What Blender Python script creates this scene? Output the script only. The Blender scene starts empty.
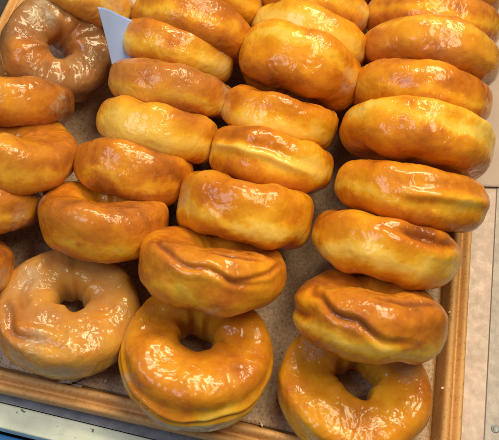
import bpy, math, random
import numpy as np
from mathutils import Vector, Matrix

rng = random.Random(7)
SC = bpy.context.scene
COL = SC.collection
PI = math.pi

# ------------------------------------------------------------------ camera
F = 800.0                                   # focal length in photo pixels (499 px wide)
AY = np.array([447, 1432, -F]); AY /= np.linalg.norm(AY)
AX = np.array([8530., -2218., (447*8530-1432*2218)/F]); AX /= np.linalg.norm(AX)
AZ = np.cross(AX, AY)
ROT = np.array([AX, AY, AZ])                # camera axes -> world axes
CAM = -(ROT @ np.array([0, 0, -1.0]))*0.6 + np.array([0, 0, .02])

def at(px, py, z):
    """point at height z on the tray that the photo shows at px, py"""
    d = ROT @ np.array([px-250, -(py-220), -F])
    return CAM + d*((z-CAM[2])/d[2])

def depth(p):
    return -(ROT.T @ (np.array(p)-CAM))[2]

cam_d = bpy.data.cameras.new("camera")
cam = bpy.data.objects.new("camera", cam_d)
COL.objects.link(cam)
M = Matrix(ROT.tolist()).to_4x4()
M.translation = Vector(CAM.tolist())
cam.matrix_world = M
cam_d.sensor_width = 36
cam_d.lens = F/499*36
cam_d.clip_start = .01
cam_d.clip_end = 50
cam_d.dof.use_dof = True
cam_d.dof.focus_distance = .575
cam_d.dof.aperture_fstop = 13
SC.camera = cam

# ------------------------------------------------------------------ helpers
def tag(o, label=None, cat=None, group=None, kind=None):
    if label: o["label"] = label
    if cat: o["category"] = cat
    if group: o["group"] = group
    if kind: o["kind"] = kind
    return o

def mesh_obj(name, verts, faces, mat, parent=None, smooth=True):
    me = bpy.data.meshes.new(name)
    if isinstance(faces, np.ndarray):
        nv, nf = len(verts), len(faces)
        me.vertices.add(nv)
        me.vertices.foreach_set("co", np.asarray(verts, np.float32).ravel())
        me.loops.add(nf*4)
        me.loops.foreach_set("vertex_index", faces.astype(np.int32).ravel())
        me.polygons.add(nf)
        me.polygons.foreach_set("loop_start", np.arange(0, nf*4, 4, dtype=np.int32))
        me.update(calc_edges=True)
    else:
        me.from_pydata([tuple(v) for v in verts], [], [tuple(f) for f in faces])
    me.validate()
    me.polygons.foreach_set("use_smooth", [smooth]*len(me.polygons))
    me.materials.append(mat)
    o = bpy.data.objects.new(name, me)
    COL.objects.link(o)
    if parent: o.parent = parent
    return o

def bevel(o, w, seg=3):
    m = o.modifiers.new("bevel", "BEVEL"); m.width = w; m.segments = seg; m.limit_method = 'ANGLE'
    return o

# gradient noise on arrays
_p = np.random.RandomState(3).permutation(256); _p = np.concatenate([_p, _p, _p])
_g = np.random.RandomState(5).normal(size=(256, 3)); _g /= np.linalg.norm(_g, axis=1)[:, None]
def noise(P, s, off=0.0):
    q = P*s + np.array([off*1.37, off*2.11+.3, off*.77+.7])
    i = np.floor(q).astype(np.int64); f = q-i; i &= 255
    w = f*f*f*(f*(f*6-15)+10)
    r = 0
    for a in (0, 1):
        wa = w[..., 0] if a else 1-w[..., 0]
        for b in (0, 1):
            wb = w[..., 1] if b else 1-w[..., 1]
            for c in (0, 1):
                wc = w[..., 2] if c else 1-w[..., 2]
                h = _p[_p[_p[(i[..., 0]+a) & 255]+((i[..., 1]+b) & 255)]+((i[..., 2]+c) & 255)]
                g = _g[h]
                d = g[..., 0]*(f[..., 0]-a)+g[..., 1]*(f[..., 1]-b)+g[..., 2]*(f[..., 2]-c)
                r = r+wa*wb*wc*d
    return r*1.5

def sstep(a, b, x):
    t = np.clip((x-a)/(b-a), 0, 1); return t*t*(3-2*t)

# ------------------------------------------------------------------ materials
def new_mat(name):
    m = bpy.data.materials.new(name); m.use_nodes = True
    nt = m.node_tree
    return m, nt, nt.nodes["Principled BSDF"], nt.nodes["Material Output"]

def N(nt, t, **kw):
    n = nt.nodes.new(t)
    for k, v in kw.items():
        if k in n.inputs.keys(): n.inputs[k].default_value = v
        else: setattr(n, k, v)
    return n

def ramp(nt, stops, fac=None):
    n = nt.nodes.new("ShaderNodeValToRGB")
    e = n.color_ramp.elements
    while len(e) < len(stops): e.new(.5)
    for el, (p, c) in zip(e, stops):
        el.position = p
        el.color = (*c, 1) if not isinstance(c, (int, float)) else (c, c, c, 1)
    if fac is not None: nt.links.new(fac, n.inputs[0])
    return n

def math_n(nt, op, a, b=None, clamp=False):
    n = nt.nodes.new("ShaderNodeMath"); n.operation = op; n.use_clamp = clamp
    for i, x in enumerate((a, b)):
        if x is None: continue
        if isinstance(x, (int, float)): n.inputs[i].default_value = x
        else: nt.links.new(x, n.inputs[i])
    return n.outputs[0]

def mix_c(nt, fac, a, b, mode='MIX'):
    n = nt.nodes.new("ShaderNodeMix"); n.data_type = 'RGBA'; n.blend_type = mode
    for s, x in ((n.inputs[0], fac), (n.inputs[6], a), (n.inputs[7], b)):
        if isinstance(x, (int, float)): s.default_value = x
        elif isinstance(x, tuple): s.default_value = (*x, 1)
        else: nt.links.new(x, s)
    return n.outputs[2]

def obj_noise(nt, scale, detail=4, rough=.55, dist=0.0, w=None, co=None):
    n = nt.nodes.new("ShaderNodeTexNoise"); n.noise_dimensions = '4D'
    n.inputs["Scale"].default_value = scale; n.inputs["Detail"].default_value = detail
    n.inputs["Roughness"].default_value = rough; n.inputs["Distortion"].default_value = dist
    if co is None:
        co = nt.nodes.new("ShaderNodeTexCoord").outputs["Object"]
    nt.links.new(co, n.inputs["Vector"])
    if w is not None: nt.links.new(w, n.inputs["W"])
    return n.outputs["Fac"]

def bump(nt, h, strength, dist, prev=None):
    b = nt.nodes.new("ShaderNodeBump")
    b.inputs["Strength"].default_value = strength; b.inputs["Distance"].default_value = dist
    nt.links.new(h, b.inputs["Height"])
    if prev is not None: nt.links.new(prev, b.inputs["Normal"])
    return b.outputs[0]

def dough_material():
    m, nt, b, out = new_mat("fried_dough_glazed")
    L = nt.links.new
    rnd = math_n(nt, 'MULTIPLY', nt.nodes.new("ShaderNodeObjectInfo").outputs["Random"], 37.0)
    at_ = nt.nodes.new("ShaderNodeAttribute"); at_.attribute_name = "bake"
    film = nt.nodes.new("ShaderNodeAttribute"); film.attribute_type = 'OBJECT'; film.attribute_name = "film"
    tone = nt.nodes.new("ShaderNodeAttribute"); tone.attribute_type = 'OBJECT'; tone.attribute_name = "tone"
    n1 = obj_noise(nt, 38, 5, .6, .4, rnd)
    n2 = obj_noise(nt, 170, 4, .6, 0, rnd)
    v = math_n(nt, 'ADD', at_.outputs["Fac"], math_n(nt, 'MULTIPLY', math_n(nt, 'SUBTRACT', n1, .5), .6))
    v = math_n(nt, 'ADD', v, math_n(nt, 'MULTIPLY', math_n(nt, 'SUBTRACT', n2, .5), .42))
    v = math_n(nt, 'ADD', v, tone.outputs["Fac"], True)
    cr = ramp(nt, [(0, (.82, .52, .09)), (.25, (.77, .40, .018)), (.5, (.68, .262, .003)), (.75, (.51, .142, .002)), (1, (.22, .045, .002))], v)
    nf = obj_noise(nt, 240, 2, .5, .3, rnd)
    fr = ramp(nt, [(.66, 0.0), (.74, .35)], nf)
    frc = mix_c(nt, fr.outputs[0], cr.outputs[0], (.34, .085, .004))
    # whitish sugar film drying on the glaze
    n3 = obj_noise(nt, 30, 4, .55, .8, rnd)
    ff = ramp(nt, [(.30, .25), (.72, 1.0)], n3)
    fm = math_n(nt, 'MULTIPLY', ff.outputs[0], film.outputs["Fac"], True)
    col = mix_c(nt, math_n(nt, 'MULTIPLY', fm, .85), frc, (.41, .255, .11))
    # pin-head sugar crumbs
    n4 = obj_noise(nt, 420, 2, .5, 0, rnd)
    sp = ramp(nt, [(.70, 0.0), (.76, .5)], n4)
    col = mix_c(nt, sp.outputs[0], col, (.80, .60, .34))
    L(col, b.inputs["Base Color"])
    b.inputs["Roughness"].default_value = .42
    b.inputs["Specular IOR Level"].default_value = .12
    b.inputs["Subsurface Weight"].default_value = .22
    b.inputs["Subsurface Radius"].default_value = (1.0, .55, .2)
    b.inputs["Subsurface Scale"].default_value = .005
    b.inputs["Coat Weight"].default_value = .75
    b.inputs["Coat IOR"].default_value = 1.5
    n5 = obj_noise(nt, 70, 4, .6, .6, rnd)
    cro = ramp(nt, [(.35, .08), (.7, .22)], n5)
    L(cro.outputs[0], b.inputs["Coat Roughness"])
    # wrinkled glaze: long soft waves, with finer crinkles only in patches
    g1 = obj_noise(nt, 85, 1.5, .45, 1.3, rnd)
    g2 = obj_noise(nt, 330, 3, .5, .6, rnd)
    g3 = obj_noise(nt, 1100, 2, .5, 0, rnd)
    nb = bump(nt, g1, .30, .0014)
    nb = bump(nt, g2, .28, .0006, nb)
    L(bump(nt, g3, .30, .0004, nb), b.inputs["Normal"])
    def worms(scale, dist):
        q = obj_noise(nt, scale, 2, .5, dist, rnd)
        q = math_n(nt, 'ABSOLUTE', math_n(nt, 'SUBTRACT', q, .5))
        return ramp(nt, [(0, 1.0), (.14, .35), (.36, 0.0)], q).outputs[0]
    area = ramp(nt, [(.46, .0), (.66, 1.0)], obj_noise(nt, 55, 3, .6, .5, rnd)).outputs[0]
    gb = bump(nt, g1, .50, .0026)
    gb = bump(nt, math_n(nt, 'MULTIPLY', worms(95, 1.3), math_n(nt, 'ADD', area, .12)), .40, .0011, gb)
    gb = bump(nt, math_n(nt, 'MULTIPLY', worms(230, .9), area), .22, .0005, gb)
    L(gb, b.inputs["Coat Normal"])
    return m

def crust_material():
    m, nt, b, out = new_mat("dried_sugar_glaze")
    L = nt.links.new
    rnd = math_n(nt, 'MULTIPLY', nt.nodes.new("ShaderNodeObjectInfo").outputs["Random"], 37.0)
    n = obj_noise(nt, 260, 5, .65, .6, rnd)
    L(ramp(nt, [(.3, (.62, .45, .27)), (.7, (.84, .72, .55))], n).outputs[0], b.inputs["Base Color"])
    b.inputs["Roughness"].default_value = .3
    b.inputs["Coat Weight"].default_value = .5
    L(bump(nt, n, .7, .0015), b.inputs["Normal"])
    am = nt.nodes.new("ShaderNodeAttribute"); am.attribute_name = "cover"
    a = ramp(nt, [(.38, .0), (.74, .6)], obj_noise(nt, 150, 5, .7, .5, rnd)).outputs[0]
    L(math_n(nt, 'MULTIPLY', a, am.outputs["Fac"], True), b.inputs["Alpha"])
    return m

def tray_material():
    m, nt, b, out = new_mat("tan_tray")
    L = nt.links.new
    co = nt.nodes.new("ShaderNodeTexCoord").outputs["Object"]
    n1 = obj_noise(nt, 30, 5, .6, 0, None, co)
    n2 = obj_noise(nt, 420, 4, .65, .3, None, co)
    c = ramp(nt, [(.3, (.55, .27, .09)), (.55, (.63, .33, .12)), (.75, (.69, .40, .17))], n1).outputs[0]
    d = ramp(nt, [(.30, .55), (.48, 1.0)], n2).outputs[0]
    c = mix_c(nt, 1.0, c, d, 'MULTIPLY')
    n3 = obj_noise(nt, 900, 2, .5, 0, None, co)
    c = mix_c(nt, ramp(nt, [(.70, 0.0), (.75, .7)], n3).outputs[0], c, (.80, .66, .48))
    L(c, b.inputs["Base Color"])
    L(ramp(nt, [(.3, .48), (.7, .68)], n1).outputs[0], b.inputs["Roughness"])
    L(bump(nt, n2, .35, .0006), b.inputs["Normal"])
    return m

def liner_material():
    m, nt, b, out = new_mat("brown_baking_paper")
    L = nt.links.new
    co = nt.nodes.new("ShaderNodeTexCoord").outputs["Object"]
    n1 = obj_noise(nt, 26, 5, .6, .4, None, co)
    n2 = obj_noise(nt, 430, 5, .8, 0, None, co)
    n3 = obj_noise(nt, 380, 3, .6, 0, None, co)
    c = ramp(nt, [(.3, (.48, .30, .19)), (.55, (.61, .405, .285)), (.75, (.72, .51, .38))], n1).outputs[0]
    c = mix_c(nt, ramp(nt, [(.36, .7), (.54, 0.0)], n2).outputs[0], c, (.10, .052, .028))
    c = mix_c(nt, ramp(nt, [(.57, 0.0), (.66, .75)], n3).outputs[0], c, (.66, .52, .40))
    L(c, b.inputs["Base Color"])
    L(ramp(nt, [(.35, .25), (.65, .6)], n1).outputs[0], b.inputs["Roughness"])
    L(bump(nt, n2, .5, .0008), b.inputs["Normal"])
    return m

def metal_material(name, base, dark, rough=.35, metallic=.7, stains=True):
    m, nt, b, out = new_mat(name)
    L = nt.links.new
    co = nt.nodes.new("ShaderNodeTexCoord").outputs["Object"]
    n1 = obj_noise(nt, 22, 6, .65, .5, None, co)
    n2 = obj_noise(nt, 140, 5, .7, .3, None, co)
    mp = nt.nodes.new("ShaderNodeMapping"); L(co, mp.inputs[0]); mp.inputs["Scale"].default_value = (900, 14, 20)
    n3 = obj_noise(nt, 1.0, 3, .6, 0, None, mp.outputs[0])
    c = mix_c(nt, ramp(nt, [(.4, 0.0), (.75, .6)], n1).outputs[0], base, tuple(x*.85 for x in base))
    if stains:
        k = math_n(nt, 'MULTIPLY', n1, n2)
        c = mix_c(nt, ramp(nt, [(.42, 0.0), (.52, .4)], k).outputs[0], c, dark)
    L(c, b.inputs["Base Color"])
    b.inputs["Metallic"].default_value = metallic
    L(ramp(nt, [(.3, max(.05, rough-.1)), (.7, rough+.15)], n2).outputs[0], b.inputs["Roughness"])
    nb = bump(nt, n3, .08, .0004)
    L(bump(nt, n2, .04, .0006, nb), b.inputs["Normal"])
    return m

def ledge_material():
    m, nt, b, out = new_mat("worn_cream_paint")
    L = nt.links.new
    co = nt.nodes.new("ShaderNodeTexCoord").outputs["Object"]
    n1 = obj_noise(nt, 45, 6, .65, .6, None, co)
    mp = nt.nodes.new("ShaderNodeMapping"); L(co, mp.inputs[0]); mp.inputs["Scale"].default_value = (60, 260, 40)
    mp.inputs["Rotation"].default_value = (0, 0, .5)
    n2 = obj_noise(nt, 1.0, 4, .65, .8, None, mp.outputs[0])
    n3 = obj_noise(nt, 95, 3, .55, .4, None, co)
    c = ramp(nt, [(.3, (.56, .61, .54)), (.6, (.72, .77, .68))], n1).outputs[0]
    c = mix_c(nt, ramp(nt, [(.33, .55), (.42, 0.0)], n2).outputs[0], c, (.40, .46, .42))
    c = mix_c(nt, ramp(nt, [(.64, 0.0), (.655, .95)], n3).outputs[0], c, (.12, .12, .15))
    L(c, b.inputs["Base Color"])
    b.inputs["Roughness"].default_value = .42
    L(bump(nt, n2, .25, .0006), b.inputs["Normal"])
    return m

def plain_material(name, base, rough=.5, var=.25, scale=60, metallic=0.0):
    m, nt, b, out = new_mat(name)
    n = obj_noise(nt, scale, 5, .65)
    c = ramp(nt, [(.3, tuple(x*(1-var) for x in base)), (.7, tuple(min(1, x*(1+var)) for x in base))], n).outputs[0]
    nt.links.new(c, b.inputs["Base Color"])
    b.inputs["Roughness"].default_value = rough
    b.inputs["Metallic"].default_value = metallic
    nt.links.new(bump(nt, n, .15, .0006), b.inputs["Normal"])
    return m

DOUGH, CRUST = dough_material(), crust_material()
TRAY, LINER = tray_material(), liner_material()
LEDGE = ledge_material()
STRIP = metal_material("stained_pink_steel", (.42, .315, .305), (.27, .21, .19), .45, .25)
STRIP2 = metal_material("grey_steel", (.30, .26, .265), (.2, .17, .165), .45, .3)
TRIM_GREY = plain_material("dark_grey_metal", (.19, .195, .24), .45, .35, 120, .3)  # on the trim this grey includes the tray's shadow; plain metal on the rivet
DARK = plain_material("dark_shelf", (.035, .025, .024), .45, .4, 40)
PAPER = plain_material("blue_white_paper", (.27, .38, .78), .6, .06, 40)
SHEET = plain_material("pink_beige_paper", (.44, .335, .325), .6, .12, 30)
BLUE = plain_material("bright_blue_plastic", (.04, .26, .66), .35, .1, 40)
FLAKE = plain_material("sugar_flake", (.64, .54, .42), .35, .3, 500)

# ------------------------------------------------------------------ doughnuts
ZT = .0045                                        # top of the paper liner

def doughnut_mesh(seed, R, hole, T, bend=0, lump=.68, wrinkle=.72, creases=(), pale=(0., .10), flare=0, hoff=(0, 0), pinch=None, ell=.0, sq=2.7, sqi=2.6, baked=.60, NU=260, NV=128):
    """surface points, normals, bake, faces of one ring, axis along z"""
    r = np.random.RandomState(seed)
    u = np.linspace(0, 2*PI, NU, endpoint=False)[:, None]
    v = np.linspace(0, 2*PI, NV, endpoint=False)[None, :]
    cu, su = np.cos(u), np.sin(u)
    cv, sv = np.cos(v), np.sin(v)
    ring = np.stack([cu, su, 0*u], -1)
    rl = noise(ring*1.3, 1.0, seed*3.1)             # low frequency round the ring
    rl2 = noise(ring*1.6, 1.0, seed*5.7+9)
    rl3 = noise(ring*2.2, 1.0, seed*1.9+4)
    Ro = R*(1+ell*np.cos(2*(u-r.uniform(0, PI)))+.055*lump*rl)
    Rh = hole*(1+.35*rl2)
    Tt = T*(1+.16*lump*rl3)
    if pinch is None:
        pinch = [(0, r.uniform(.06, .26), .6), (180, r.uniform(.06, .26), .6)]
    for (u0, am, wd) in pinch:
        e = np.exp(-(((u-math.radians(u0)+PI) % (2*PI)-PI)/wd)**2)
        Tt = Tt*(1-am*e); Ro = Ro*(1+.06*am*e)
    Rc, a, b = (Ro+Rh)/2, (Ro-Rh)/2, Tt/2
    sn = sqi+(sq+.35*np.sign(sv)*np.minimum(1, np.abs(sv)*3)-sqi)*sstep(-.5, .5, cv)
    rho = (np.abs(cv/a)**sn+np.abs(sv/b)**sn)**(-1/sn)
    x = rho*cv; z = rho*sv
    # dome the faces: thickest a little outside the middle of the ring
    z = z*(1+.06*np.cos(v))
    X = (Rc+x)*cu; Y = (Rc+x)*su; Z = z+0*u
    Z = Z+bend*(X*X-Y*Y*.3)/R+.004*lump*noise(ring, 1.1, seed*2.3+1)[...]*(np.hypot(X, Y)/R)
    if hoff[0] or hoff[1]:
        hw = 1-sstep(hole*.8, R*.97, np.hypot(X, Y))
        X = X+hoff[0]*hw; Y = Y+hoff[1]*hw
    P = np.stack([X, Y, Z], -1)
    def normals(P):
        du = np.roll(P, -1, 0)-np.roll(P, 1, 0); dv = np.roll(P, -1, 1)-np.roll(P, 1, 1)
        n = np.cross(du, dv); return n/np.maximum(np.linalg.norm(n, axis=-1, keepdims=True), 1e-12)
    Nn = normals(P)
    D = .0026*lump*noise(P, 42, seed)+.0007*lump*noise(P, 95, seed+11)
    face = np.abs(Nn[..., 2])
    X, Y = X-hoff[0], Y-hoff[1]
    # wrinkles of the dried glaze run outwards on the faces
    rad = np.hypot(X, Y)
    wq = P+.004*np.stack([noise(P, 90, seed+81), noise(P, 90, seed+82), 0*rad], -1)
    wr = noise(wq*np.array([1, .55, 1]), 190, seed+21)+.3*noise(P, 300, seed+31)
    wrinkle = wrinkle*sstep(1.2*hole, 2.6*hole, rad)
    ridg = (1-np.abs(wr)*2.2)
    D = D+.00042*wrinkle*np.clip(ridg, -.6, 1)*(.35+.65*face)*(.6+.8*sstep(-.2, .3, noise(P, 35, seed+77)))
    D = D+.00012*wrinkle*noise(P, 420, seed+41)
    if flare:
        wn = np.exp(-(((u+PI/2+PI) % (2*PI)-PI)/1.5)**4)
        vv = (v+PI) % (2*PI)-PI
        D = D+flare*wn*sstep(.50, .15, vv)*sstep(-1.6, -.6, vv)
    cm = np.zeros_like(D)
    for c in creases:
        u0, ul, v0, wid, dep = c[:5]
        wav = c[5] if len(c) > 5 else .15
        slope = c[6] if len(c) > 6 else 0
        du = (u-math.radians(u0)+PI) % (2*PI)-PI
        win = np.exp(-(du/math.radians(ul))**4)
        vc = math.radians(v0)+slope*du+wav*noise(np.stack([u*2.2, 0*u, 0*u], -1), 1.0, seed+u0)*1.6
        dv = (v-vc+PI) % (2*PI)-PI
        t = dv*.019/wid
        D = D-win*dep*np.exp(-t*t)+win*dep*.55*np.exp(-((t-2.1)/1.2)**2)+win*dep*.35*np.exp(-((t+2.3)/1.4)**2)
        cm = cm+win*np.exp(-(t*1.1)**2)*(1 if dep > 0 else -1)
    # sharp little skin tears on the rim
    P = P+Nn*D[..., None]
    Nn = normals(P)
    # bake: brown faces, pale band round the waist (pale = centre, width in z/b)
    zr = z/b+.34*noise(P, 45, seed+91)+.15*noise(P, 150, seed+92)+.10*noise(P, 400, seed+93)
    cen = pale[0]+.35*noise(ring, 1.5, seed+51)
    wid = pale[1]*(1+.9*noise(ring, 1.7, seed+61)) if pale[1] > 0 else .01+0*u
    wid = np.maximum(wid, .001)
    band = min(1, .25+pale[1]/.34)*np.exp(-np.abs((zr-cen)/(1.15*np.maximum(wid, .2*(pale[1] > 0))))**2.2)*sstep(-.1, .35, cv+0*u)
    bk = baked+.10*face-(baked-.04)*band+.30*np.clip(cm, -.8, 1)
    bk = bk+.30*noise(P, 26, seed+71)+.12*noise(P, 80, seed+73)
    bk = np.clip(bk, 0, 1)
    idx = np.arange(NU*NV).reshape(NU, NV)
    A = idx; B = np.roll(idx, -1, 0); C_ = np.roll(B, -1, 1); D_ = np.roll(idx, -1, 1)
    faces = np.stack([A, B, C_, D_], -1).reshape(-1, 4)
    return P.reshape(-1, 3), Nn.reshape(-1, 3), bk.ravel(), faces

def face_attr(o, name, vals):
    a = o.data.attributes.new(name, 'FLOAT', 'POINT')
    a.data.foreach_set("value", np.asarray(vals, np.float32))

GROUP = "glazed doughnuts shingled in four columns on the tray"

def doughnut(label, px, py, w, tilt=60, yaw=0, roll=0, T=.037, dz=0, hole=.0075, film=.25, tone=0., seed=1,
             crust=None, rest=None, **kw):
    th = math.radians(tilt)
    z = ZT+.3*T+.05
    for _ in range(4):                                # size from the photo at the distance where it stands
        p = at(px, py, z)
        R = .5*w*depth(p)/F
        z = ZT+(R-T*.32)*abs(math.sin(th))+T*.5*abs(math.cos(th))+T*.32*abs(math.sin(th))-.001+dz
    P, Nn, bk, faces = doughnut_mesh(seed, R, hole, T, **kw)
    root = bpy.data.objects.new("glazed_doughnut", None); COL.objects.link(root)
    root.empty_display_size = .01
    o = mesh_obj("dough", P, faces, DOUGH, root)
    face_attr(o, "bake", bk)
    o["film"] = float(film); o["tone"] = float(tone)
    Mx = Matrix.Rotation(math.radians(yaw), 4, 'Z') @ Matrix.Rotation(math.radians(roll), 4, 'Y') @ Matrix.Rotation(-th, 4, 'X')
    Mx.translation = Vector(p.tolist())
    root.matrix_world = Mx
    tag(root, label, "doughnut", GROUP)
    rr_ = random.Random(seed*13)
    if not crust:                                     # a frosted spot where the glaze dried thick
        crust = [(rr_.choice((rr_.uniform(-35, 0), rr_.uniform(-180, -145))), rr_.uniform(-20, 30), .014)]
    for (uu, vv, rr) in crust or ():
        # a dried patch of sugar glaze: (u deg, v deg, radius m) on the ring
        NU, NV = 260, 128
        k = int((uu % 360)/360*NU) % NU*NV+int((vv % 360)/360*NV) % NV
        d = np.linalg.norm(P-P[k], axis=1)
        d = d*(1+.45*noise(P, 110, seed+uu))
        m = sstep(rr, rr*.3, d)
        keep = np.nonzero((m[faces] > .02).any(1))[0]
        byv = {}
        for f in keep:
            for q_ in faces[f]: byv.setdefault(int(q_), []).append(int(f))
        seen, todo = set(), list(byv.get(k, ()))
        while todo:
            f = todo.pop()
            if f in seen: continue
            seen.add(f)
            for q_ in faces[f]: todo += [g for g in byv[int(q_)] if g not in seen]
        fs = faces[sorted(seen)]
        ids = np.unique(fs)
        remap = -np.ones(len(P), int); remap[ids] = np.arange(len(ids))
        V = P[ids]+Nn[ids]*(.0006*sstep(0, .7, m[ids])-.0002+.0002*noise(P[ids], 400, 2))[:, None]
        c = mesh_obj("glaze_crust", V, remap[fs], CRUST, root)
        face_attr(c, "cover", m[ids])
    return root

# --- first column (left)
doughnut("lowest brown doughnut cut off by the left photo edge", -58, 262, 138, 52, 0, 0, seed=2, tone=.15)
doughnut("golden doughnut end at the left edge, just under the long dented one", -18, 199, 118, 50, 2, 0, T=.036, seed=3, film=.3)
doughnut("long golden doughnut at the left edge with a shallow dent on its top", 6, 152, 140, 42, 4, 0, T=.040, dz=.006, seed=4, film=.3, creases=[(95, 30, 95, .004, .002)], crust=[(-120, 30, .02)])
doughnut("dark brown doughnut at the left edge just below the upright whitish one", 12, 99, 122, 52, 9, 0, T=.036, seed=5, film=.35, tone=.14, pale=(0, .0))
doughnut("doughnut standing upright at the back left, its hole facing out under a cloudy white glaze", 57, 52, 110, -7, 0, 28, T=.046, dz=.021, hole=.0085, sq=2.8, sqi=3.2, seed=6, film=.8, tone=.26, wrinkle=.6, lump=.9, crust=[(150, 80, .018), (20, 20, .014)])
doughnut("golden doughnut partly hidden behind the upright cloudy one at the top left", 84, 2, 108, 62, -6, 0, dz=.01, seed=7, film=.5, pale=(-.2, .2))

# --- second column
doughnut("flat pale tan doughnut with wavy cloudy glaze at the front left", 69, 314, 140, 13, 0, 2, T=.037, hole=.0098, hoff=(-.001, .0085), sq=2.7, sqi=3.4, seed=8, film=.9, tone=-.13, wrinkle=.7, pale=(-.2, .1), creases=[(-118, 40, 58, .0026, .0024, .12, .1), (-165, 25, 88, .003, .0016, .1)], crust=[(-100, 60, .012), (170, 80, .014)])
doughnut("orange doughnut showing half its hole, just behind the flat pale tan one", 105, 219, 128, 44, 10, 0, T=.039, dz=.003, hole=.0105, sqi=3.2, seed=9, film=.2, tone=.04, pale=(-.5, .14))
doughnut("shiny orange doughnut between the half-hole one and the pale yellow one", 134, 171, 117, 58, 2, 0, T=.038, seed=10, film=.2, tone=.05, pale=(-.4, .13))
doughnut("palest yellow doughnut with a broad light side, in the second column", 159, 131, 120, 58, 0, 0, T=.037, dz=.002, pinch=[(0, .1, .5), (180, .2, .6)], seed=11, film=.25, tone=.02, pale=(-.4, .75))
doughnut("reddish brown doughnut directly behind the palest yellow one", 171, 91, 124, 58, 2, 0, T=.034, seed=12, film=.5, tone=.14, pale=(-.45, .3))
doughnut("small doughnut with brown top and yellow side beside the white paper corner", 176, 55, 116, 60, -1, 0, T=.034, seed=13, film=.25, tone=.06, pale=(-.35, .5))
doughnut("wide orange brown doughnut behind the small one by the paper corner", 193, 30, 120, 66, -3, 0, T=.040, dz=.006, seed=14, film=.2, tone=.08, pale=(0, .12))
doughnut("yellow doughnut at the top photo edge, last of the second column", 218, 0, 105, 62, -3, 0, seed=15, film=.2, tone=-.05, dz=.006)

# --- third column
doughnut("flat dark golden doughnut with a seam round its lower edge, at the front middle", 197, 354, 147, 16, 2, 0, T=.042, hole=.0125, hoff=(-.002, .010), sq=2.7, sqi=3.6, seed=16, film=.18, tone=-.08, wrinkle=.7, pale=(-.1, .1), flare=.0028, creases=[(-70, 85, 6, .0013, .0024, .10)], crust=[(-135, 5, .010)])
doughnut("doughnut with a deep wavy fold, resting on the flat seamed doughnut", 212, 268, 146, 50, 8, 0, T=.040, dz=.009, pinch=[(2, .40, .45), (185, .1, .5)], seed=17, film=.2, tone=.02, wrinkle=.6, pale=(-.45, .10), creases=[(-105, 55, 36, .0016, .0017, .16, -.45), (-62, 30, 64, .0012, .0010, .1, -.3), (-42, 26, 24, .0013, .0012, .1, .25)], crust=[(-80, -55, .012)])
doughnut("orange doughnut with scaly shiny top, directly behind the wavy folded one", 246, 211, 139, 60, 4, 0, T=.041, pinch=[], seed=18, film=.12, pale=(-.35, .35), wrinkle=.7, sq=2.9)
doughnut("orange doughnut with a yellow crease line, fourth from the front in the third column", 271, 162, 124, 60, 1, 0, T=.039, seed=19, film=.12, pale=(-.05, .3), wrinkle=.6, sq=2.9, creases=[(-100, 55, 4, .0026, -.0018, .08, -.12)])
doughnut("slim doughnut with square yellow right end, in front of the large upright brown one", 279, 119, 117, 56, -1, 0, T=.032, pinch=[(180, .25, .6)], seed=20, film=.12, tone=.05, pale=(-.45, .5), sq=3.6)
doughnut("large upright doughnut with smooth golden brown side, sixth in the third column", 299, 72, 124, 68, -6, 0, T=.046, dz=.003, seed=21, film=.12, tone=.05, pale=(.3, .16))
doughnut("yellow sided doughnut rising just behind the large golden brown upright one", 310, 41, 118, 62, -5, 0, T=.035, dz=.006, seed=22, film=.15, tone=-.05, pale=(-.1, .5))
doughnut("golden doughnut with frosted left end at the top photo edge, third column", 313, 8, 114, 62, -3, 0, T=.038, dz=.006, seed=23, film=.35, pale=(0, .2))

# --- fourth column
doughnut("mustard coloured flat doughnut with a round hole at the bottom right", 355, 389, 149, 6, 0, 0, T=.038, hole=.0135, hoff=(-.001, .004), sq=3.0, sqi=5.0, seed=24, film=.18, tone=-.16, wrinkle=.7, ell=.02, pale=(-.1, .1), crust=[(45, 75, .017), (25, 85, .013), (150, 80, .016)])
doughnut("sagging doughnut with a folded left end, resting on the mustard coloured one", 370, 314, 152, 52, 7, 0, T=.042, dz=.006, pinch=[(176, .30, .5), (0, .1, .5)], seed=25, film=.2, tone=.02, bend=-.05, pale=(-.4, .35), creases=[(-125, 58, 30, .0020, .0019, .16, -.62), (-165, 22, 0, .003, .002, .1, .4), (-60, 30, 58, .0022, .0014, .1, -.3)], crust=[(-10, 5, .02)])
doughnut("orange doughnut with a long dent, directly behind the sagging one", 384, 248, 147, 58, -1, 0, T=.040, seed=26, film=.12, tone=-.03, pale=(-.3, .4), creases=[(-58, 36, 36, .0026, .0034, .08, -.15)], crust=[(0, 10, .016)])
doughnut("doughnut with a slanting yellow ridge, fourth from the front in the right column", 410, 197, 152, 60, 2, 0, T=.040, pinch=[(2, .16, .7), (178, .28, .6)], seed=27, film=.12, tone=.0, pale=(-.25, .16), creases=[(-62, 40, 6, .0028, -.0026, .06, .10)], crust=[(5, -10, .018)])
doughnut("plump doughnut with a pale band near its top, fifth in the right column", 416, 143, 150, 68, 2, 0, T=.040, pinch=[(0, .12, .6), (178, .26, .6)], seed=28, film=.12, tone=-.02, pale=(.45, .3), creases=[(-60, 60, 38, .0034, -.0026, .06, -.1)])
doughnut("orange doughnut with broken white shine on top, sixth in the right column", 420, 98, 140, 62, 5, 0, T=.038, seed=29, film=.15, pale=(-.3, .10))
doughnut("brown doughnut with a frosted right end, seventh in the right column", 429, 60, 137, 70, 4, 0, T=.037, dz=.002, seed=30, film=.35, tone=.07, pale=(.6, .10), crust=[(-5, -5, .02)])
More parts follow.
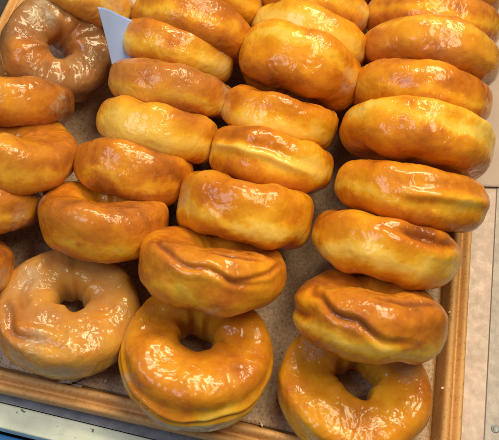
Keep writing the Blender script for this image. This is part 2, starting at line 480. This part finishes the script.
doughnut("golden doughnut near the top right corner, behind the brown one with the frosted end", 432, 27, 130, 62, 5, 0, T=.038, dz=.003, seed=31, film=.25, pale=(0, .12), crust=[(-8, 10, .018)])
doughnut("last doughnut of the right column, cut off by the top photo edge", 437, -8, 124, 62, 4, 0, T=.036, dz=.003, seed=32, film=.2)
doughnut("brown doughnut peeping between the third and right columns at the top photo edge", 376, -22, 60, 62, 0, 0, T=.036, dz=.003, seed=33, film=.2, tone=.1)

# ------------------------------------------------------------------ tray
TY = math.radians(3.2)
cx, cy = -.0440, .0885                              # centre, outer half sizes below
HX, HY = .2122, .2550
def rrect(hx, hy, r, n=10):
    pts = []
    for (sx, sy, a0) in ((1, 1, 0), (-1, 1, 90), (-1, -1, 180), (1, -1, 270)):
        for k in range(n+1):
            a = math.radians(a0+90*k/n)
            pts.append((sx*(hx-r)+r*math.cos(a), sy*(hy-r)+r*math.sin(a)))
    return pts
def densify(pts, step):
    out = []
    for i, p in enumerate(pts):
        q = pts[(i+1) % len(pts)]
        k = max(1, int(math.hypot(q[0]-p[0], q[1]-p[1])/step))
        for j in range(k): out.append((p[0]+(q[0]-p[0])*j/k, p[1]+(q[1]-p[1])*j/k))
    return out
RB = .032
base_pts = densify(rrect(HX, HY, RB), .006)
def inset(o):
    # outline moved inwards by o with the same point count
    out = []
    for (x, y) in base_pts:
        ax, ay = HX-RB, HY-RB
        qx = min(max(x, -ax), ax); qy = min(max(y, -ay), ay)
        dx, dy = x-qx, y-qy; l = math.hypot(dx, dy)
        s = (l-o)/l
        out.append((qx+dx*s, qy+dy*s))
    return out
def taper(x, y):
    return x*(1-.15*(y+HY)) if x > 0 else x
def sweep(name, prof, mat, parent=None, closed=False, cap=None):
    V, Fc = [], []
    n = len(base_pts)
    for (o, z) in prof:
        for (x, y) in inset(o): V.append((taper(x, y), y, z))
    m = len(prof)
    for j in range(m if closed else m-1):
        a, b = j*n, ((j+1) % m)*n
        for i in range(n):
            k = (i+1) % n
            Fc.append((a+i, a+k, b+k, b+i))
    if cap:
        Fc.append(tuple(range(n))); Fc.append(tuple(reversed(range((m-1)*n, m*n))))
    return mesh_obj(name, V, Fc, mat, parent)
def smooth_prof(p, k=3):
    p = [np.array(q) for q in p]; out = []
    m = len(p)
    for i in range(m-1):
        a, b, c, d = p[max(i-1, 0)], p[i], p[i+1], p[min(i+2, m-1)]
        for j in range(k):
            t = j/k
            out.append(tuple(.5*((2*b)+(c-a)*t+(2*a-5*b+4*c-d)*t*t+(3*b-a-3*c+d)*t**3)))
    out.append(tuple(p[-1])); return out
rim0 = [(.0255, .0012), (.0245, .0040), (.0212, .0140), (.0190, .0178), (.0155, .0186), (.0130, .0172), (.0112, .0146),
       (.0095, .0142), (.0080, .0156), (.0055, .0176), (.0026, .0178), (.0008, .0160), (.0004, .0120), (.0020, .0050), (.0050, .0006), (.0150, .0004)]
rim = [(o*.72, z) for o, z in rim0]
tray = bpy.data.objects.new("tray", None); COL.objects.link(tray)
sweep("tray_bottom", [(.0180, .0001), (.0180, .0022)], TRAY, tray, False, True)
tag(tray, "tan rectangular bakery tray with a double ridged rim holding all the doughnuts", "tray")
sweep("rim", smooth_prof(rim), TRAY, tray, True)
tray.location = (cx, cy, .0002)
tray.rotation_euler = (0, 0, TY)

# paper liner
nx, ny = 150, 180
gx, gy = np.meshgrid(np.linspace(-1, 1, nx), np.linspace(-1, 1, ny), indexing='ij')
lx, ly = (HX-.0195)*gx, (HY-.0195)*gy
lx = np.where(lx > 0, lx*(1-.15*(ly+HY)), lx)
P = np.stack([lx, ly, 0*lx], -1)
lz = .0030+.0008*noise(P, 20, 3)+.0004*noise(P, 60, 4)
idx = np.arange(nx*ny).reshape(nx, ny)
fc = np.stack([idx[:-1, :-1], idx[1:, :-1], idx[1:, 1:], idx[:-1, 1:]], -1).reshape(-1, 4)
liner = mesh_obj("paper_liner", np.stack([lx, ly, lz], -1).reshape(-1, 3), fc, LINER)
sm = liner.modifiers.new("thickness", "SOLIDIFY"); sm.thickness = .0003
liner.location = (cx, cy, .0012); liner.rotation_euler = (0, 0, TY)
tag(liner, "brown speckled baking paper lining the bottom of the tray", "baking paper")

# ------------------------------------------------------------------ the case round the tray
def box(name, x0, x1, y0, y1, z0, z1, mat, parent=None, rot=0, bw=.0012, n=1):
    ox, oy = (x0+x1)/2, (y0+y1)/2
    hx, hy = (x1-x0)/2, (y1-y0)/2
    V = [(sx*hx, sy*hy, z) for z in (0, z1-z0) for (sx, sy) in ((-1, -1), (1, -1), (1, 1), (-1, 1))]
    Fc = [(3, 2, 1, 0), (4, 5, 6, 7), (0, 1, 5, 4), (1, 2, 6, 5), (2, 3, 7, 6), (3, 0, 4, 7)]
    o = mesh_obj(name, V, Fc, mat, parent, False)
    o.location = (ox, oy, z0); o.rotation_euler = (0, 0, rot)
    if bw: bevel(o, bw)
    return o
FR = .042
shelf = box("shelf", -.55, .45, -.1690, .62, -.012, -.0012, DARK, rot=0, bw=.0005)
shelf.rotation_euler.z = 0
tag(shelf, kind="structure")
st = box("metal_strip", .1795, .1995, -.1500, .62, -.0002, .0016, STRIP, rot=.075, bw=.0005)
px0 = .1765                                    # inner edge of the strip level with the tray front
st.location.x = px0+.010-.075*(st.location.y+.105)
tag(st, "stained pinkish beige steel strip running along the right side of the tray", "metal strip")
s2 = box("metal_rail", 0, .060, -.1500, .62, -.0002, .0022, STRIP2, rot=.075, bw=.0012)
s2.location.x = px0+.01995+.030-.075*(s2.location.y+.105)
tag(s2, "grey steel rail with a rivet at the right photo edge beside the beige strip", "metal rail")
def rivet(x, y, z, parent):
    V, Fc = [], []
    prof = [(.0030, 0), (.0028, .0004), (.0022, .0006), (.0017, .0004), (.0008, .0003)]
    n = 24
    for r_, h in prof:
        for k in range(n): V.append((r_*math.cos(2*PI*k/n), r_*math.sin(2*PI*k/n), h))
    for j in range(len(prof)-1):
        for k in range(n): Fc.append((j*n+k, j*n+(k+1) % n, (j+1)*n+(k+1) % n, (j+1)*n+k))
    Fc.append(tuple((len(prof)-1)*n+k for k in range(n)))
    o = mesh_obj("rivet", V, Fc, TRIM_GREY, parent)
    o.location = parent.matrix_world.inverted() @ Vector((x, y, z))
    return o
bpy.context.view_layer.update()
q = at(497, 428, .005)
rivet(q[0], q[1], .0021, s2)

trim_box = box("shadow_trim", -.55, .45, -.1712, -.1560, -.0010, .0001, TRIM_GREY, rot=FR, bw=.0004)  # shelf top by the tray front, with the tray's shadow put into its grey
tag(trim_box, "dark grey metal trim between tray front and cream ledge, tray shadow in its colour", "trim")
ledge = box("cream_ledge", -.55, .45, -.1880, -.1716, -.012, .0006, LEDGE, rot=FR, bw=.0014)
tag(ledge, "worn cream painted ledge with scratches and chips in front of the tray", "ledge")
floor = box("cabinet_floor", -.9, .9, -.60, .9, -.085, -.080, DARK); tag(floor, kind="structure")
q = at(0, 433.5, -.022)
blue = box("blue_panel", q[0]-.20, q[0]+.20, q[1]-.10, q[1], -.079, -.022, BLUE, rot=FR, bw=.001)
tag(blue, "bright blue panel showing below the cream ledge at the bottom left corner", "panel")

# pale paper sheet lying over the strip at the back right
a = at(474, 187, .004); b_ = at(499, 176, .004)
n1, n2 = 24, 60
ang = math.atan2(b_[1]-a[1], b_[0]-a[0])
gx, gy = np.meshgrid(np.linspace(0, .13, n1), np.linspace(0, .16, n2), indexing='ij')
P = np.stack([gx, gy, 0*gx], -1)
zz = .0012*noise(P, 16, 8)+.0004*noise(P, 60, 9)
idx = np.arange(n1*n2).reshape(n1, n2)
fc = np.stack([idx[:-1, :-1], idx[1:, :-1], idx[1:, 1:], idx[:-1, 1:]], -1).reshape(-1, 4)
sheet = mesh_obj("paper_sheet", np.stack([gx, gy, zz], -1).reshape(-1, 3), fc, SHEET)
sheet.modifiers.new("thickness", "SOLIDIFY").thickness = .0005
sheet.location = (a[0]-.004, a[1], .0042); sheet.rotation_euler = (0, 0, ang*.35)
tag(sheet, "pinkish beige paper sheet lying over the steel strip at the right edge", "paper")

# folded corner of white paper between the first and second column
n1, n2 = 30, 30
A_, B_, C_ = at(98, 7, .104), at(140, 26, .080), at(117, 84, .055)
V = []
for i in range(n1+1):
    for k in range(n2+1):
        s_, t_ = i/n1, k/n2
        p = (A_*(1-s_)+B_*s_)*(1-t_)+(C_+np.array([.012, .006, 0])*(s_))*t_
        bow = .006*math.sin(s_*PI)*(1-.5*t_)
        p = p+np.array([.35, -.8, .4])*bow*-1+np.array([0, .0006*math.sin(9*s_+4*t_), 0])
        V.append(p)
fc = [(i*(n2+1)+k, (i+1)*(n2+1)+k, (i+1)*(n2+1)+k+1, i*(n2+1)+k+1) for i in range(n1) for k in range(n2)]
pc = mesh_obj("paper_corner", V, fc, PAPER)
pc.modifiers.new("thickness", "SOLIDIFY").thickness = .0004
tag(pc, "bluish white folded paper corner standing up beside the upright doughnut", "paper")

# loose flakes of sugar glaze on the paper and on the rim
def flake(label, px, py, z, size, seed, n=26):
    r = np.random.RandomState(seed)
    V = [(0, 0, size*.22)]; Fc = []
    rr = [size*(.75+.22*math.sin(2*k*2*PI/n+seed)+.16*math.sin(5*k*2*PI/n+2*seed)+.10*r.randn()) for k in range(n)]
    for lev, (s_, h) in enumerate(((.55, .20), (1.0, .05), (1.0, -.03))):
        for k in range(n):
            a_ = 2*PI*k/n
            V.append((rr[k]*s_*math.cos(a_), rr[k]*s_*math.sin(a_)*.6, size*(h+.06*r.randn()*(lev < 2))))
    for k in range(n):
        k2 = (k+1) % n
        Fc.append((0, 1+k, 1+k2))
        for lev in (0, 1): Fc.append((1+lev*n+k, 1+(lev+1)*n+k, 1+(lev+1)*n+k2, 1+lev*n+k2))
    o = mesh_obj("sugar_flake", V, Fc, FLAKE, None, True)
    face_attr(o, "cover", [1.0]*len(V))
    p = at(px, py, z)
    o.location = p; o.rotation_euler = (.1*r.randn(), .1*r.randn(), r.rand()*6)
    o.scale = (1, 1, .5)
    tag(o, label, "sugar flake", "dried sugar flakes on the tray")
flake("largest white sugar flake, beside the pale tan front doughnut against the tray rim", 69, 380, .008, .0075, 1)
flake("white sugar flake touching the largest one, right beside the tray rim", 77, 386, .008, .004, 2)
flake("small white sugar flake on the baking paper between the two left front doughnuts", 105, 370, .0055, .0026, 3)
flake("tiny white speck just in front of the small flake between the front doughnuts", 106, 381, .0055, .0018, 4)
flake("white sugar flake on the right rim of the tray beside the bottom right doughnut", 443, 388, .0182, .0016, 5)
flake("white sugar speck on the right rim of the tray, level with the sagging doughnut", 450, 312, .0182, .0011, 6)
flake("white sugar crumb on the baking paper left of the mustard coloured doughnut", 262, 424, .0055, .0022, 7)

# countless sugar crumbs on the baking paper
r = np.random.RandomState(12)
V, Fc = [], []
for k in range(420):
    x = r.uniform(-.235, .15); y = r.uniform(-.155, .20); sz = .0004+.0011*r.rand()**3
    b0 = len(V)
    for (dx, dy, dz) in ((1, 0, 0), (0, 1, 0), (-1, 0, 0), (0, -1, 0), (0, 0, .9), (0, 0, -.5)):
        q = r.uniform(.6, 1.2)
        V.append((x+dx*sz*q, y+dy*sz*q, .0047+dz*sz))
    for (a_, b1, c_) in ((0, 1, 4), (1, 2, 4), (2, 3, 4), (3, 0, 4), (1, 0, 5), (2, 1, 5), (3, 2, 5), (0, 3, 5)):
        Fc.append((b0+a_, b0+b1, b0+c_))
crumbs = mesh_obj("sugar_crumbs", V, Fc, FLAKE, None, False)
tag(crumbs, "fine white sugar crumbs scattered over the brown baking paper", "crumbs", None, "stuff")

# ------------------------------------------------------------------ light
w = bpy.data.worlds.new("World"); SC.world = w; w.use_nodes = True
bg = w.node_tree.nodes["Background"]
bg.inputs[0].default_value = (1.0, .90, .78, 1); bg.inputs[1].default_value = .10

def lamp(name, loc, tgt, sx, sy, power, colr):
    l = bpy.data.lights.new(name, 'AREA'); l.shape = 'RECTANGLE'; l.size = sx; l.size_y = sy
    l.energy = power; l.color = colr
    o = bpy.data.objects.new(name, l); COL.objects.link(o)
    o.location = loc
    o.rotation_euler = (Vector(tgt)-Vector(loc)).to_track_quat('-Z', 'Y').to_euler()
    return o
lamp("case_lamp", (.05, .52, .98), (0, .0, 0), .75, .22, 11.6, (1.0, .87, .54))
lamp("ceiling_lamp", (.35, .05, 1.05), (.05, 0, 0), .45, .35, 5.6, (1.0, .87, .55))
lamp("window_light", (-.62, -.40, .98), (-.08, -.02, 0), .6, .5, 4.4, (.84, .90, 1.0))

SC.view_settings.view_transform = 'Standard'
SC.view_settings.look = 'None'
SC.view_settings.exposure = .03
SC.view_settings.gamma = 1
SC.cycles.use_denoising = True
SC.cycles.use_adaptive_sampling = True
SC.cycles.adaptive_threshold = .02
SC.cycles.max_bounces = 8
SC.cycles.transparent_max_bounces = 8
